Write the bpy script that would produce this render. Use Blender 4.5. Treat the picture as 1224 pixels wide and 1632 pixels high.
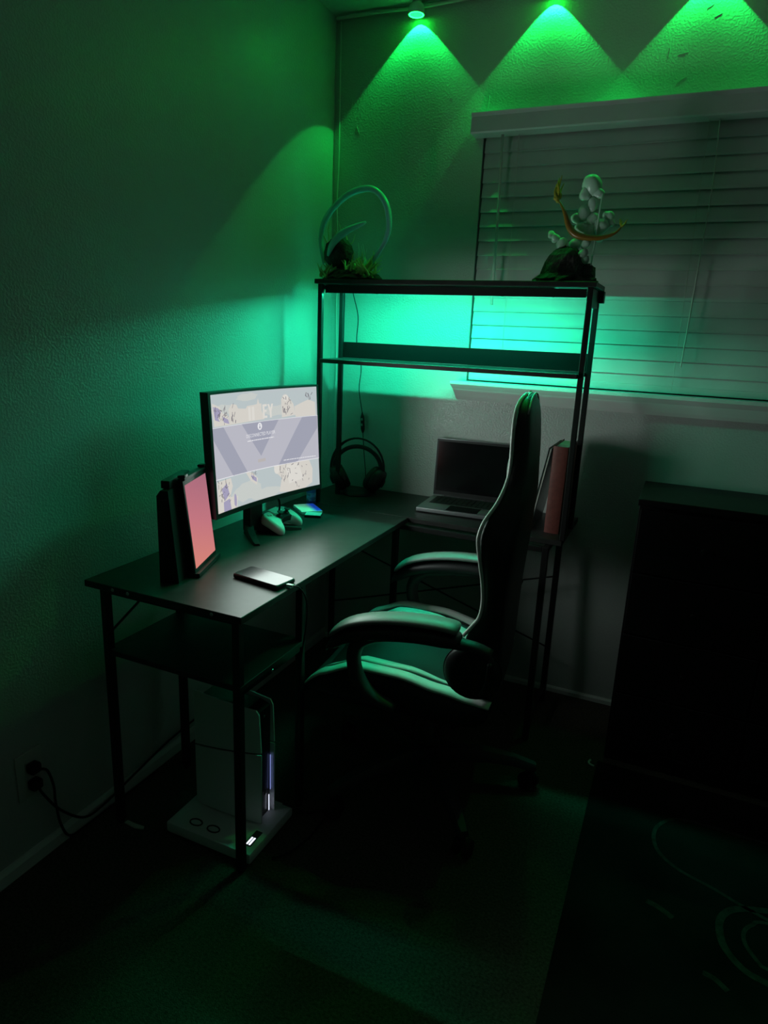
import bpy, bmesh, math, random
from mathutils import Vector, Matrix, Euler
random.seed(7)
for o in list(bpy.data.objects): bpy.data.objects.remove(o)
SC = bpy.context.scene
COL = SC.collection

# ------------------------------------------------------------------ camera
cam_d = bpy.data.cameras.new('camera'); cam = bpy.data.objects.new('camera', cam_d); COL.objects.link(cam)
YAW, PITCH, ROLL, FPX = -0.4107, -0.2602, 0.0430, 1071.7
F = Vector((math.sin(YAW)*math.cos(PITCH), math.cos(YAW)*math.cos(PITCH), math.sin(PITCH)))
R0 = Vector((math.cos(YAW), -math.sin(YAW), 0)); U0 = R0.cross(F)
Rr = R0*math.cos(ROLL) + U0*math.sin(ROLL); Ur = -R0*math.sin(ROLL) + U0*math.cos(ROLL)
m = Matrix.Identity(4)
for i in range(3):
    m[i][0] = Rr[i]; m[i][1] = Ur[i]; m[i][2] = -F[i]
m[0][3], m[1][3], m[2][3] = 1.4126, -2.5931, 1.4021
cam.matrix_world = m
cam_d.sensor_fit = 'VERTICAL'; cam_d.sensor_height = 36.0; cam_d.lens = FPX/1632*36.0
cam_d.clip_start = 0.05; cam_d.clip_end = 50
SC.camera = cam

# ------------------------------------------------------------------ world, exposure
w = bpy.data.worlds.new('night'); SC.world = w; w.use_nodes = True
w.node_tree.nodes['Background'].inputs[0].default_value = (0.5, 0.6, 0.8, 1)
w.node_tree.nodes['Background'].inputs[1].default_value = 0.001
SC.view_settings.view_transform = 'Standard'; SC.view_settings.look = 'None'
SC.view_settings.exposure = 0.0; SC.view_settings.gamma = 1.0; SC.view_settings.use_curve_mapping = False
PUCK_W, PUCK_LENS = 7.0, 25.0
STRIP_E = 385.0
MON_W = 3.9
LED_TEAL = (0.02, 1.0, 0.53); LED_GREEN = (0.006, 1.0, 0.11)

# ------------------------------------------------------------------ materials
def mat(name, col, rough=.5, spec=.5, metal=0, noise=None, bump=None, emis=None, trans=0, alpha=1, coat=0):
    """noise=(scale, amount)   bump=(scale, strength, distance)"""
    M = bpy.data.materials.new(name); M.use_nodes = True
    nt = M.node_tree; p = nt.nodes['Principled BSDF']
    c4 = (*col, 1)
    p.inputs['Base Color'].default_value = c4; p.inputs['Roughness'].default_value = rough
    p.inputs['Metallic'].default_value = metal; p.inputs['Specular IOR Level'].default_value = spec
    p.inputs['Transmission Weight'].default_value = trans; p.inputs['Alpha'].default_value = alpha
    p.inputs['Coat Weight'].default_value = coat
    if emis:
        p.inputs['Emission Color'].default_value = (*emis[0], 1); p.inputs['Emission Strength'].default_value = emis[1]
    tc = None
    def coord():
        nonlocal tc
        if tc is None: tc = nt.nodes.new('ShaderNodeTexCoord')
        return tc.outputs['Object']
    if noise:
        n = nt.nodes.new('ShaderNodeTexNoise'); n.inputs['Scale'].default_value = noise[0]; n.inputs['Detail'].default_value = 5
        nt.links.new(coord(), n.inputs['Vector'])
        r = nt.nodes.new('ShaderNodeValToRGB')
        a = noise[1]
        r.color_ramp.elements[0].position = .3; r.color_ramp.elements[1].position = .7
        r.color_ramp.elements[0].color = tuple(max(0, c*(1-a)) for c in col)+(1,)
        r.color_ramp.elements[1].color = tuple(min(1, c*(1+a)) for c in col)+(1,)
        nt.links.new(n.outputs['Fac'], r.inputs['Fac']); nt.links.new(r.outputs['Color'], p.inputs['Base Color'])
    if bump:
        n = nt.nodes.new('ShaderNodeTexNoise'); n.inputs['Scale'].default_value = bump[0]; n.inputs['Detail'].default_value = 4
        n.inputs['Roughness'].default_value = .55
        nt.links.new(coord(), n.inputs['Vector'])
        b = nt.nodes.new('ShaderNodeBump'); b.inputs['Strength'].default_value = bump[1]; b.inputs['Distance'].default_value = bump[2]
        nt.links.new(n.outputs['Fac'], b.inputs['Height']); nt.links.new(b.outputs['Normal'], p.inputs['Normal'])
    return M
def emat(name, col, strength=1.0):
    M = bpy.data.materials.new(name); M.use_nodes = True; nt = M.node_tree
    for n in list(nt.nodes): nt.nodes.remove(n)
    e = nt.nodes.new('ShaderNodeEmission'); o = nt.nodes.new('ShaderNodeOutputMaterial')
    e.inputs[0].default_value = (*col, 1); e.inputs[1].default_value = strength
    nt.links.new(e.outputs[0], o.inputs[0]); return M
def s2l(r, g, b):
    f = lambda c: c/12.92 if c <= .04045 else ((c+.055)/1.055)**2.4
    return (f(r/255), f(g/255), f(b/255))

def wall_material():
    M = mat('plaster_paint', (.51, .53, .51), rough=.25, spec=.62)
    nt = M.node_tree; p = nt.nodes['Principled BSDF']
    tc = nt.nodes.new('ShaderNodeTexCoord')
    n1 = nt.nodes.new('ShaderNodeTexNoise'); n1.inputs['Scale'].default_value = 150; n1.inputs['Detail'].default_value = 3; n1.inputs['Roughness'].default_value = .5
    n2 = nt.nodes.new('ShaderNodeTexNoise'); n2.inputs['Scale'].default_value = 7; n2.inputs['Detail'].default_value = 3
    n3 = nt.nodes.new('ShaderNodeTexNoise'); n3.inputs['Scale'].default_value = 48; n3.inputs['Detail'].default_value = 2
    for n in (n1, n2, n3): nt.links.new(tc.outputs['Object'], n.inputs['Vector'])
    r = nt.nodes.new('ShaderNodeMapRange'); r.inputs[1].default_value = .42; r.inputs[2].default_value = .62
    nt.links.new(n1.outputs['Fac'], r.inputs[0])
    a = nt.nodes.new('ShaderNodeMath'); a.operation = 'MULTIPLY_ADD'; a.inputs[1].default_value = .7
    nt.links.new(n2.outputs['Fac'], a.inputs[0]); nt.links.new(r.outputs[0], a.inputs[2])
    a2 = nt.nodes.new('ShaderNodeMath'); a2.operation = 'MULTIPLY_ADD'; a2.inputs[1].default_value = .8
    nt.links.new(n3.outputs['Fac'], a2.inputs[0]); nt.links.new(a.outputs[0], a2.inputs[2])
    b = nt.nodes.new('ShaderNodeBump'); b.inputs['Strength'].default_value = .42; b.inputs['Distance'].default_value = .0013
    nt.links.new(a2.outputs[0], b.inputs['Height']); nt.links.new(b.outputs['Normal'], p.inputs['Normal'])
    return M

M = dict(
    wall=wall_material(),
    ceil=mat('ceiling_texture', (.6, .61, .6), .8, .2, bump=(90, .8, .006)),
    carpet=mat('carpet', (.098, .085, .068), .95, .1, noise=(150, .45), bump=(320, 1, .008)),
    trim=mat('trim_paint', (.68, .69, .67), .4),
    blind=mat('blind_white', (.62, .64, .63), .4, noise=(6, .06)),
    cord=mat('pale_cord', (.62, .62, .58), .5),
    desk=mat('desk_board', (.020, .020, .019), .44, .30, noise=(30, .25), bump=(300, .12, .0006)),
    board=mat('black_board', (.003, .003, .003), .5, .25),
    steel=mat('black_steel', (.008, .008, .008), .45, .32),
    screw=mat('screw', (.35, .35, .35), .3, metal=.9),
    blk=mat('black_plastic', (.014, .014, .015), .45, .4),
    blk_gloss=mat('black_gloss', (.008, .008, .009), .28, .5),
    base_blk=mat('base_nylon', (.035, .035, .035), .55, .35),
    rubber=mat('black_rubber', (.010, .010, .010), .7, .3),
    leather=mat('black_leather', (.016, .016, .017), .46, .4, bump=(220, .35, .001)),
    pale=mat('pale_leather', (.66, .69, .66), .42, .4, bump=(220, .3, .001)),
    greypad=mat('grey_leather', (.20, .215, .205), .42, .4, bump=(220, .3, .001)),
    white=mat('white_plastic', (.72, .73, .74), .38, .4),
    silver=mat('laptop_silver', (.23, .24, .25), .34, metal=.55),
    glass_blk=mat('dark_screen_glass', (.006, .006, .007), .13, .5),
    phone_glass=mat('phone_glass', (.02, .02, .022), .16, .22),
    red=mat('red_book_cloth', (.14, .032, .026), .55, noise=(80, .2)),
    cover=mat('dark_book_cover', (.03, .035, .04), .3, noise=(35, .8)),
    paper=mat('paper', (.62, .60, .54), .8, bump=(400, .4, .001)),
    rock=mat('dark_rock', (.035, .030, .028), .7, noise=(60, .6), bump=(70, 1, .01)),
    resin=mat('clear_resin', (.30, .80, .78), .25, .5, trans=.1),
    smoke=mat('smoke_resin', (.62, .85, .72), .28, .5, trans=.2),
    leafy=mat('spark_resin', (.50, .62, .22), .35, .5, trans=.1),
    amber=mat('amber_resin', (.26, .13, .02), .3, .5),
    flame=mat('flame_resin', (.50, .42, .05), .3, .5, trans=.2),
    bluecan=mat('blue_can', (.02, .12, .42), .3, metal=.3),
    teal=mat('teal_cap', (.05, .55, .6), .35),
    dresser=mat('black_dresser', (.010, .009, .010), .55, .2, noise=(9, .3)),
    rug=mat('dark_rug', (.011, .0095, .0095), .95, .1, noise=(4, .7), bump=(200, .8, .004)),
    rugline=mat('rug_line', (.04, .036, .034), .95, .1, noise=(60, .4)),
    night=mat('night_glass', (.01, .012, .015), .08, .5),
    outlet=mat('outlet_plate', (.5, .5, .46), .4),
)
# ------------------------------------------------------------------ mesh helpers
class MB:
    def __init__(s): s.v = []; s.f = []; s.m = []
    def add(s, vs, fs, mi=0):
        k = len(s.v); s.v += [tuple(v) for v in vs]; s.f += [tuple(i+k for i in f) for f in fs]; s.m += [mi]*len(fs); return s
    def bm(s, b, mi=0, mtx=None):
        b.verts.index_update()
        s.add([(mtx @ v.co) if mtx else v.co.copy() for v in b.verts], [[v.index for v in f.verts] for f in b.faces], mi); b.free(); return s
    def box(s, a, b, bev=0, seg=1, mi=0, mtx=None):
        x = bmesh.new(); bmesh.ops.create_cube(x, size=1)
        for v in x.verts: v.co = Vector([(a[i]+b[i])/2 + v.co[i]*(b[i]-a[i]) for i in range(3)])
        if bev: bmesh.ops.bevel(x, geom=x.edges[:], offset=bev, segments=seg, affect='EDGES', profile=.6)
        return s.bm(x, mi, mtx)
    def tube(s, path, r, n=10, closed=False, mi=0, flat=None):
        P = [Vector(p) for p in path]; N = len(P); vs = []; fs = []
        rr = r if isinstance(r, (list, tuple)) else [r]*N
        prev = None
        for i, p in enumerate(P):
            if closed: t = P[(i+1) % N]-P[i-1]
            else: t = P[min(i+1, N-1)]-P[max(i-1, 0)]
            t.normalize()
            if prev is None:
                up = Vector((0, 0, 1)) if abs(t.z) < .9 else Vector((1, 0, 0))
                nn = t.cross(up).normalized()
            else:
                nn = (prev - t*prev.dot(t)).normalized()
            prev = nn; bb = t.cross(nn)
            for k in range(n):
                a = 2*math.pi*k/n
                vs.append(p + nn*math.cos(a)*rr[i] + bb*math.sin(a)*rr[i]*(flat or 1))
        for i in range(N if closed else N-1):
            j = (i+1) % N
            for k in range(n):
                fs.append((i*n+k, i*n+(k+1) % n, j*n+(k+1) % n, j*n+k))
        if not closed:
            fs.append(tuple(range(n-1, -1, -1))); fs.append(tuple(range((N-1)*n, N*n)))
        return s.add(vs, fs, mi)
    def lathe(s, prof, n=24, mtx=None, mi=0, cap=True):
        vs = []; fs = []
        for r, z in prof:
            for k in range(n):
                a = 2*math.pi*k/n; vs.append(Vector((r*math.cos(a), r*math.sin(a), z)))
        for i in range(len(prof)-1):
            for k in range(n): fs.append((i*n+k, i*n+(k+1) % n, (i+1)*n+(k+1) % n, (i+1)*n+k))
        if cap:
            fs.append(tuple(range(n-1, -1, -1))); fs.append(tuple(range((len(prof)-1)*n, len(prof)*n)))
        if mtx: vs = [mtx @ v for v in vs]
        return s.add(vs, fs, mi)
    def loft(s, secs, mi=0, cap=True, closed=True):
        n = len(secs[0]); vs = [v for sc in secs for v in sc]; fs = []
        for i in range(len(secs)-1):
            for k in range(n if closed else n-1):
                fs.append((i*n+k, i*n+(k+1) % n, (i+1)*n+(k+1) % n, (i+1)*n+k))
        if cap and closed:
            fs.append(tuple(range(n-1, -1, -1))); fs.append(tuple(range((len(secs)-1)*n, len(secs)*n)))
        return s.add(vs, fs, mi)
    def prism(s, poly, fn, d0, d1, mi=0):
        """poly: 2-D outline; fn(a, b, d) -> 3-D point"""
        n = len(poly)
        vs = [fn(a, b, d0) for a, b in poly]+[fn(a, b, d1) for a, b in poly]
        fs = [tuple(range(n-1, -1, -1)), tuple(range(n, 2*n))]+[(k, (k+1) % n, n+(k+1) % n, n+k) for k in range(n)]
        return s.add(vs, fs, mi)

def wloc(o):
    v = Vector((0, 0, 0))
    while o is not None: v += o.location; o = o.parent
    return v
def obj(name, mb, material, parent=None, world=False, smooth=False, sub=0, auto=None):
    me = bpy.data.meshes.new(name)
    vs = mb.v
    if world and parent is not None:
        off = wloc(parent); vs = [tuple(Vector(v)-off) for v in vs]
    me.from_pydata([tuple(v) for v in vs], [], mb.f)
    mats = material if isinstance(material, (list, tuple)) else [material]
    for q in mats: me.materials.append(q)
    if len(me.polygons) != len(mb.m): raise RuntimeError(name+' %d %d' % (len(me.polygons), len(mb.m)))
    me.polygons.foreach_set('material_index', [int(i) for i in mb.m])
    b = bmesh.new(); b.from_mesh(me); bmesh.ops.recalc_face_normals(b, faces=b.faces[:]); b.to_mesh(me); b.free()
    if smooth or sub:
        me.polygons.foreach_set('use_smooth', [True]*len(me.polygons))
        if auto is not None:
            me.set_sharp_from_angle(angle=math.radians(auto))
    me.update()
    o = bpy.data.objects.new(name, me); COL.objects.link(o)
    if parent is not None: o.parent = parent
    if sub:
        md = o.modifiers.new('sub', 'SUBSURF'); md.levels = sub; md.render_levels = sub
    return o
def tag(o, label, cat, group=None, kind=None):
    if label: o['label'] = label
    if cat: o['category'] = cat
    if group: o['group'] = group
    if kind: o['kind'] = kind
    return o
def thing(name, label, cat, loc=(0, 0, 0), rz=0, group=None):
    o = bpy.data.objects.new(name, None); COL.objects.link(o); o.empty_display_size = .05
    o.location = loc; o.rotation_euler = (0, 0, rz)
    return tag(o, label, cat, group)
def struct(name, mb, material, parent=None, label=None, smooth=False):
    o = obj(name, mb, material, parent, smooth=smooth, auto=40 if smooth else None)
    if parent is None: o['kind'] = 'structure'
    if label: o['label'] = label
    return o
def lerp(tab, x):
    if x <= tab[0][0]: return tab[0][1]
    for (a, p), (b, q) in zip(tab, tab[1:]):
        if x <= b:
            t = (x-a)/(b-a); t = t*t*(3-2*t)*.5 + t*.5
            return p+(q-p)*t
    return tab[-1][1]
def spline(pts, n=8, closed=False):
    P = [Vector(p) for p in pts]; N = len(P); out = []
    for i in range(N if closed else N-1):
        if closed: a, b, c, d = P[i-1], P[i], P[(i+1) % N], P[(i+2) % N]
        else: a, b, c, d = P[max(i-1, 0)], P[i], P[i+1], P[min(i+2, N-1)]
        for k in range(n):
            t = k/n
            out.append(.5*((2*b)+(-a+c)*t+(2*a-5*b+4*c-d)*t*t+(-a+3*b-3*c+d)*t**3))
    if not closed: out.append(P[-1])
    return out
def axis_to(p, q):
    """matrix placing local +Z along q-p at p"""
    d = (Vector(q)-Vector(p)).normalized()
    return Matrix.Translation(Vector(p)) @ d.to_track_quat('Z', 'Y').to_matrix().to_4x4()

# ------------------------------------------------------------------ the room
CZ = 2.55; RX = 3.7; RY = -4.6
struct('floor', MB().box((-.12, RY-.12, -.1), (RX+.12, .14, 0)), M['carpet'], label='dark short pile carpet')
struct('ceiling', MB().box((-.12, RY-.12, CZ), (RX+.12, .14, CZ+.1)), M['ceil'], label='textured ceiling')
struct('wall_left', MB().box((-.12, RY, 0), (0, .12, CZ)), M['wall'], label='textured plaster wall washed green')
WX0, WX1, WZ0, WZ1 = .612, 2.02, 1.232, 2.12
wb = MB().box((0, 0, 0), (WX0, .12, CZ)).box((WX1, 0, 0), (RX, .12, CZ)).box((WX0, 0, WZ1), (WX1, .12, CZ)).box((WX0, 0, 0), (WX1, .12, WZ0))
struct('wall_back', wb, M['wall'], label='textured plaster wall with the window')
struct('wall_right', MB().box((RX, RY, 0), (RX+.12, .12, CZ)), M['wall'])
struct('wall_front', MB().box((0, RY-.12, 0), (RX, RY, CZ)), M['wall'])
bp = [(0, 0), (.012, 0), (.012, .016), (.005, .022), (0, .022)]
struct('baseboard_back', MB().prism(bp, lambda a, b, d: (d, -a, b), 0.012, RX), M['trim'])
struct('baseboard_left', MB().prism([(a, b*2.0) for a, b in bp], lambda a, b, d: (a, d, b), RY, 0), M['trim'])
pr = random.Random(5)
wback = bpy.data.objects['wall_back']
for x, z, dx, dz in ((1.205, 2.285, .004, .035), (1.235, 2.295, .03, .004), (1.255, 2.275, .002, .02), (1.300, 2.41, .018, .012), (1.325, 2.385, .02, .008), (1.24, 2.215, .03, .016), (.62, 2.185, .004, .045), (.075, 2.245, .003, .022), (.10, 2.17, .012, -.03), (.47, 2.235, .010, .003), (.85, 2.20, .012, .002)):
    pts = [(x+dx*t+pr.uniform(-.001, .001), -.0008, z+dz*t+pr.uniform(-.001, .001)) for t in (0, .3, .6, 1)]
    obj('plaster_ridge', MB().tube(spline(pts, 3), [.0003]+[.0010]*8+[.0003], 6), M['wall'], wback, smooth=True)
# window with two panes set deep in the opening
wf = MB()
for a, b in (((WX0, .07, WZ0), (WX0+.035, .115, WZ1)), ((WX1-.035, .07, WZ0), (WX1, .115, WZ1)), ((WX0, .07, WZ1-.035), (WX1, .115, WZ1)),
             ((WX0, .07, WZ0), (WX1, .115, WZ0+.035)), ((1.295, .07, WZ0), (1.335, .115, WZ1))): wf.box(a, b, .003)
win = struct('window_1', wf, M['trim'], label='white window frame behind the closed blind')
for a, b in ((WX0+.035, 1.295), (1.335, WX1-.035)):
    struct('pane', MB().box((a, .09, WZ0+.035), (b, .095, WZ1-.035)), M['night'], win)
# sill: moulded board with mitred end
sp = [(0, 0), (.052, 0), (.052, -.012), (.040, -.030), (.028, -.060), (.022, -.072), (0, -.072)]
sl = MB(); n = len(sp)
secs = [[(0.562+(.052-a)*.75, -a, 1.233+b) for a, b in sp], [(2.10, -a, 1.233+b) for a, b in sp]]
sl.loft(secs); sl.box((WX0, 0, 1.225), (WX1, .115, 1.233))
struct('trim_1', sl, M['trim'], label='white moulded window sill')

# crown wire along the ceiling line
cw = MB().tube(spline([(.012, -.02, 2.535), (.2, -.014, 2.537), (.34, -.012, 2.533), (.6, -.013, 2.538), (.83, -.012, 2.534), (1.1, -.013, 2.539), (1.32, -.012, 2.535), (1.9, -.013, 2.538), (3.0, -.013, 2.536)], 6), .006, 8)
tag(obj('lamp_wire', cw, M['cord'], smooth=True), 'thin wire running along the ceiling line between the green lamps', 'wire')
cv = MB().tube(spline([(.022, -.004, 2.53), (.024, -.005, 2.3), (.026, -.006, 2.05), (.022, -.006, 1.9), (.031, -.006, 1.7), (.030, -.006, 1.5), (.035, -.006, 1.3), (.034, -.006, 1.0), (.036, -.006, .78)], 6), .0028, 8)
tag(obj('corner_cable', cv, M['cord'], smooth=True), 'pale cable running down the wall in the corner', 'cable')

# ------------------------------------------------------------------ green spot lamps under the ceiling
def puck(x, label):
    t = thing('spot_lamp', label, 'lamp', (x, -.037, CZ), group='green spot lamps along the ceiling')
    obj('mount', MB().lathe([(.002, 0), (.017, 0), (.017, -.006), (.012, -.010), (.012, -.016), (.002, -.016)], 20), M['white'], t, smooth=True, auto=40)
    obj('housing', MB().lathe([(.004, -.010), (.016, -.012), (.025, -.020), (.0285, -.034), (.029, -.050), (.0275, -.050), (.026, -.034), (.020, -.022), (.004, -.020)], 28, cap=False), M['white'], t, smooth=True, auto=60)
    obj('lens', MB().lathe([(.001, -.0215), (.010, -.0215), (.012, -.0225), (.010, -.0245), (.001, -.025)], 20), emat('lamp_lens', LED_GREEN, PUCK_LENS), t, smooth=True)
    obj('glow_ring', MB().lathe([(.0228, -.0485), (.0270, -.0485), (.0273, -.0505), (.0250, -.0515), (.0226, -.0505), (.0228, -.0485)], 28, cap=False), emat('lamp_ring', (.004, 1.0, .035), 24.0), t, smooth=True)
    l = bpy.data.lights.new('lamp_beam', 'SPOT'); l.energy = PUCK_W; l.color = LED_GREEN; l.spot_size = math.radians(88); l.spot_blend = .06; l.shadow_soft_size = .004
    # the lens throws more light towards the rim of its cone than straight down
    l.use_nodes = True; nt = l.node_tree; em = [q for q in nt.nodes if q.type == 'EMISSION'][0]
    tc = nt.nodes.new('ShaderNodeTexCoord'); sx = nt.nodes.new('ShaderNodeSeparateXYZ'); ab = nt.nodes.new('ShaderNodeMath'); ab.operation = 'ABSOLUTE'; mr = nt.nodes.new('ShaderNodeMapRange')
    nt.links.new(tc.outputs['Normal'], sx.inputs[0]); nt.links.new(sx.outputs['Z'], ab.inputs[0]); nt.links.new(ab.outputs[0], mr.inputs[0]); nt.links.new(mr.outputs[0], em.inputs['Strength'])
    mr.inputs[1].default_value = .72; mr.inputs[2].default_value = 1.0; mr.inputs[3].default_value = 1.7; mr.inputs[4].default_value = .40
    lo = bpy.data.objects.new('lamp_beam', l); COL.objects.link(lo); lo.parent = t; lo.location = (0, 0, -.027)
    return t
puck(.342, 'small green spot lamp in view at the ceiling near the corner')
puck(.826, 'green spot lamp at the ceiling above the middle light pool')
puck(1.312, 'green spot lamp at the ceiling above the rightmost light pool')

# ------------------------------------------------------------------ window blind
bl = thing('window_blind', 'white closed slat blind covering the window', 'blind', (1.3, -.0, 2.16))
vp = [(-.0, 2.095), (-.062, 2.095), (-.066, 2.100), (-.066, 2.148), (-.072, 2.160), (0, 2.160)]
obj('valance', MB().prism(vp, lambda a, b, d: (d, a, b), .583, 2.06), M['blind'], bl, world=True)
pitch = .0500; th = math.radians(80)
sm = None; nsl = 0
z = 2.075
c, s = math.cos(th), math.sin(th)
prof = []
for k in range(7):
    q = (k-3)/3; prof.append((q*.0272, .0010*(1-q*q)))
outl = [(a, b+.0016) for a, b in prof]+[(.0285, .0026), (.0292, 0), (.0285, -.0026)]+[(a, b-.0016) for a, b in reversed(prof)]
while z > 1.270:
    if sm is None:
        mb = MB().prism(outl, lambda a, b, d: (d, -(a*c*.9+b*s), -(a*s)-b*c*-.0+b*c), WX0+.006-1.3, 2.0-1.3)
        o = obj('slat', mb, M['blind'], bl, smooth=True, auto=50); sm = o
    else:
        o = sm.copy(); COL.objects.link(o); o.parent = bl
    o.location = (0, .012, z-2.16); o.rotation_euler = (random.uniform(-.03, .03), random.uniform(-.0012, .0012), 0)
    nsl += 1; z -= pitch
obj('bottom_rail', MB().box((WX0+.006, .004, 1.238), (2.0, .030, 1.262), .004, 2), M['blind'], bl, world=True)
for x in (.745, 1.355, 1.86):
    obj('ladder_cord', MB().tube([(x, -.016, 2.10), (x+.003, -.016, 1.7), (x+.006, -.016, 1.25)], .0013, 6), M['cord'], bl, world=True)
obj('wand', MB().tube([(.690, -.028, 2.095), (.694, -.026, 1.9), (.699, -.030, 1.52)], .0048, 8), M['cord'], bl, world=True, smooth=True)
obj('lift_cord', MB().tube(spline([(1.385, -.018, 2.095), (1.392, -.020, 1.9), (1.386, -.022, 1.6), (1.380, -.024, 1.33)], 5), .0022, 8), M['cord'], bl, world=True, smooth=True)

# ------------------------------------------------------------------ L-shaped desk with hutch
ZD = .75
dk = thing('corner_desk', 'black corner desk with steel legs and a two shelf hutch', 'desk', (.30, -.70, 0))
def dpart(name, mb, mt, **k): return obj(name, mb, mt, dk, world=True, **k)
YF = -.372   # front edge of the back arm
dpart('desktop', MB().box((.052, -1.402, ZD-.018), (.544, YF-.0015, ZD), .0015), M['desk'])
dpart('desktop', MB().box((.052, YF+.0015, ZD-.018), (1.100, -.012, ZD), .0015), M['desk'])
def post(x, y, z0, z1, t=.021, name='leg', foot=True):
    h = t/2; o = dpart(name, MB().box((x-h, y-h, z0+(.006 if foot else 0)), (x+h, y+h, z1), .0015), M['steel'])
    if foot: obj('foot_cap', MB().lathe([(.004, 0), (h*.95, 0), (h*.95, .005), (.005, .007)], 12, Matrix.Translation((x, y, z0))), M['rubber'], o, world=True)
    return o
LB = ZD-.018
for x, y in ((.089, -1.368), (.509, -1.368), (.089, -1.085), (.509, -1.075), (.509, -.40), (.089, -.10), (1.0546, -.400), (1.0546, -.102)): post(x, y, 0, LB)
def bar(name, a, b, t=.018):
    a = Vector(a); b = Vector(b); h = t/2
    lo = Vector([min(a[i], b[i])-(h if abs(a[i]-b[i]) < 1e-6 else 0) for i in range(3)]); hi = Vector([max(a[i], b[i])+(h if abs(a[i]-b[i]) < 1e-6 else 0) for i in range(3)])
    return dpart(name, MB().box(lo, hi, .001), M['steel'])
for y in (-1.368, -1.08): bar('rail', (.10, y, LB-.010), (.498, y, LB-.010))
for x in (.089, .509): bar('rail', (x, -1.356, LB-.010), (x, -1.09, LB-.010))
bar('rail', (.509, -1.06, LB-.010), (.509, -.412, LB-.010)); bar('rail', (.10, -.10, LB-.010), (1.043, -.102, LB-.010)); bar('rail', (.52, -.40, LB-.010), (1.043, -.40, LB-.010))
bar('rail', (1.0546, -.388, LB-.010), (1.0546, -.114, LB-.010)); bar('rail', (1.0546, -.388, .07), (1.0546, -.114, .07), .014)
# lower shelf under the near end
dpart('lower_shelf', MB().box((.080, -1.376, .535), (.520, -1.066, .550), .001), M['desk'])
for x in (.089, .509): bar('rail', (x, -1.356, .526), (x, -1.087, .526), .014)
for p in ((.20, -1.4025, .741), (.46, -1.4025, .741), (.531, -1.25, .540), (.15, -1.4025, .741)):
    dpart('screw', MB().lathe([(.0005, 0), (.005, 0), (.004, .0015), (.0005, .002)], 10, axis_to(p, (p[0]+(.01 if p[0] > .5 else 0), p[1]-(.01 if p[0] < .5 else 0), p[2]))), M['screw'])
# brace rods
for a, b in (((.095, -1.36, .60), (.089, -1.10, .715)), ((.096, -1.10, .60), (.096, -1.36, .715)), ((.10, -.098, .53), (1.045, -.098, .235)), ((.10, -.106, .235), (1.045, -.106, .53))):
    dpart('brace_rod', MB().tube([a, b], .0035, 8), M['steel'], smooth=True, auto=50)
# hutch
HX0, HX1, HY0, HY1 = .152, 1.098, -.355, -.188
for x in (HX0, HX1):
    for y in (HY0, HY1): post(x, y, ZD, 1.563, .017, 'hutch_post', False)
dpart('top_shelf', MB().box((.136, -.377, 1.563), (1.116, -.166, 1.579), .0015), M['desk'])
bar('rail', (HX0, -.346, 1.5535), (HX0, -.197, 1.5535), .014)
dpart('end_plate', MB().box((1.092, -.346, 1.506), (1.104, -.197, 1.5610), .001), M['steel'])  # plate deepened to cut off the strip's light towards the right
bar('rail', (.161, HY1, 1.5535), (1.089, HY1, 1.5535), .014)
dpart('middle_shelf', MB().box((.161, -.375, 1.286), (1.089, -.170, 1.301), .0015), M['desk'])
dpart('shelf_backboard', MB().box((.162, -.186, 1.302), (1.088, -.174, 1.362), .001), M['board'])
dpart('corner_bracket', MB().box((1.090, -.205, 1.525), (1.121, -.172, 1.5625), .002), M['steel'])
for x in (.30, .78): dpart('hook', MB().box((x-.004, -.20, 1.541), (x+.004, -.188, 1.5463), .001), M['steel'])
# light strip stuck under the top shelf
ls = thing('led_strip', 'teal light strip stuck under the top shelf of the hutch', 'light strip', (.572, -.325, 1.5625))
obj('strip_channel', MB().box((-.405, -.0045, -.0235), (.405, .0045, 0), .0005), M['steel'], ls)
obj('strip_cover', MB().box((-.410, -.0150, -.0290), (.512, -.0115, -.0030), .0004).box((-.410, -.0115, -.0290), (-.4065, .006, -.0005)).box((.4065, -.0115, -.0290), (.410, .006, -.0005)), M['steel'], ls)
obj('strip_diodes', MB().box((-.403, -.0040, -.0268), (.403, .0040, -.0240)), emat('led_teal', LED_TEAL, STRIP_E), ls)
# ------------------------------------------------------------------ curved monitor
MX, MY = .235, -.8175
mon = thing('monitor', 'curved black monitor showing a bright grey game message', 'monitor', (MX, MY, ZD), math.radians(-5.2))
W_, H_ = .530, .360; ZC = .292; SAG = .020; TILT = math.tan(math.radians(3.5))
def scr(u, v, off=0.0):
    """u along the width, v up; returns a local point on the curved face"""
    y = (u-.5)*W_; z = ZC+(v-.5)*H_
    return Vector((SAG*((2*u-1)**2)-.6*SAG-TILT*(z-ZC)+off, y, z))
def curved_slab(u0, u1, v0, v1, o0, o1, n=18):
    secs = []
    for k in range(n+1):
        u = u0+(u1-u0)*k/n
        secs.append([scr(u, v0, o0), scr(u, v0, o1), scr(u, v1, o1), scr(u, v1, o0)])
    return MB().loft(secs)
obj('back_shell', curved_slab(0, 1, 0, 1, -.028, -.006), M['blk'], mon, smooth=True, auto=30)
BZ = dict(l=.022, r=.012, t=.018, b=.040)
for nm, a in (('bezel_side', (0, BZ['l'], 0, 1)), ('bezel_side', (1-BZ['r'], 1, 0, 1)), ('bezel_top', (BZ['l'], 1-BZ['r'], 1-BZ['t'], 1)), ('bezel_bottom', (BZ['l'], 1-BZ['r'], 0, BZ['b']))):
    obj(nm, curved_slab(*a, -.006, .002), M['blk'], mon, smooth=True, auto=30)
SU0, SU1, SV0, SV1 = BZ['l'], 1-BZ['r'], BZ['b'], 1-BZ['t']
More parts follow.
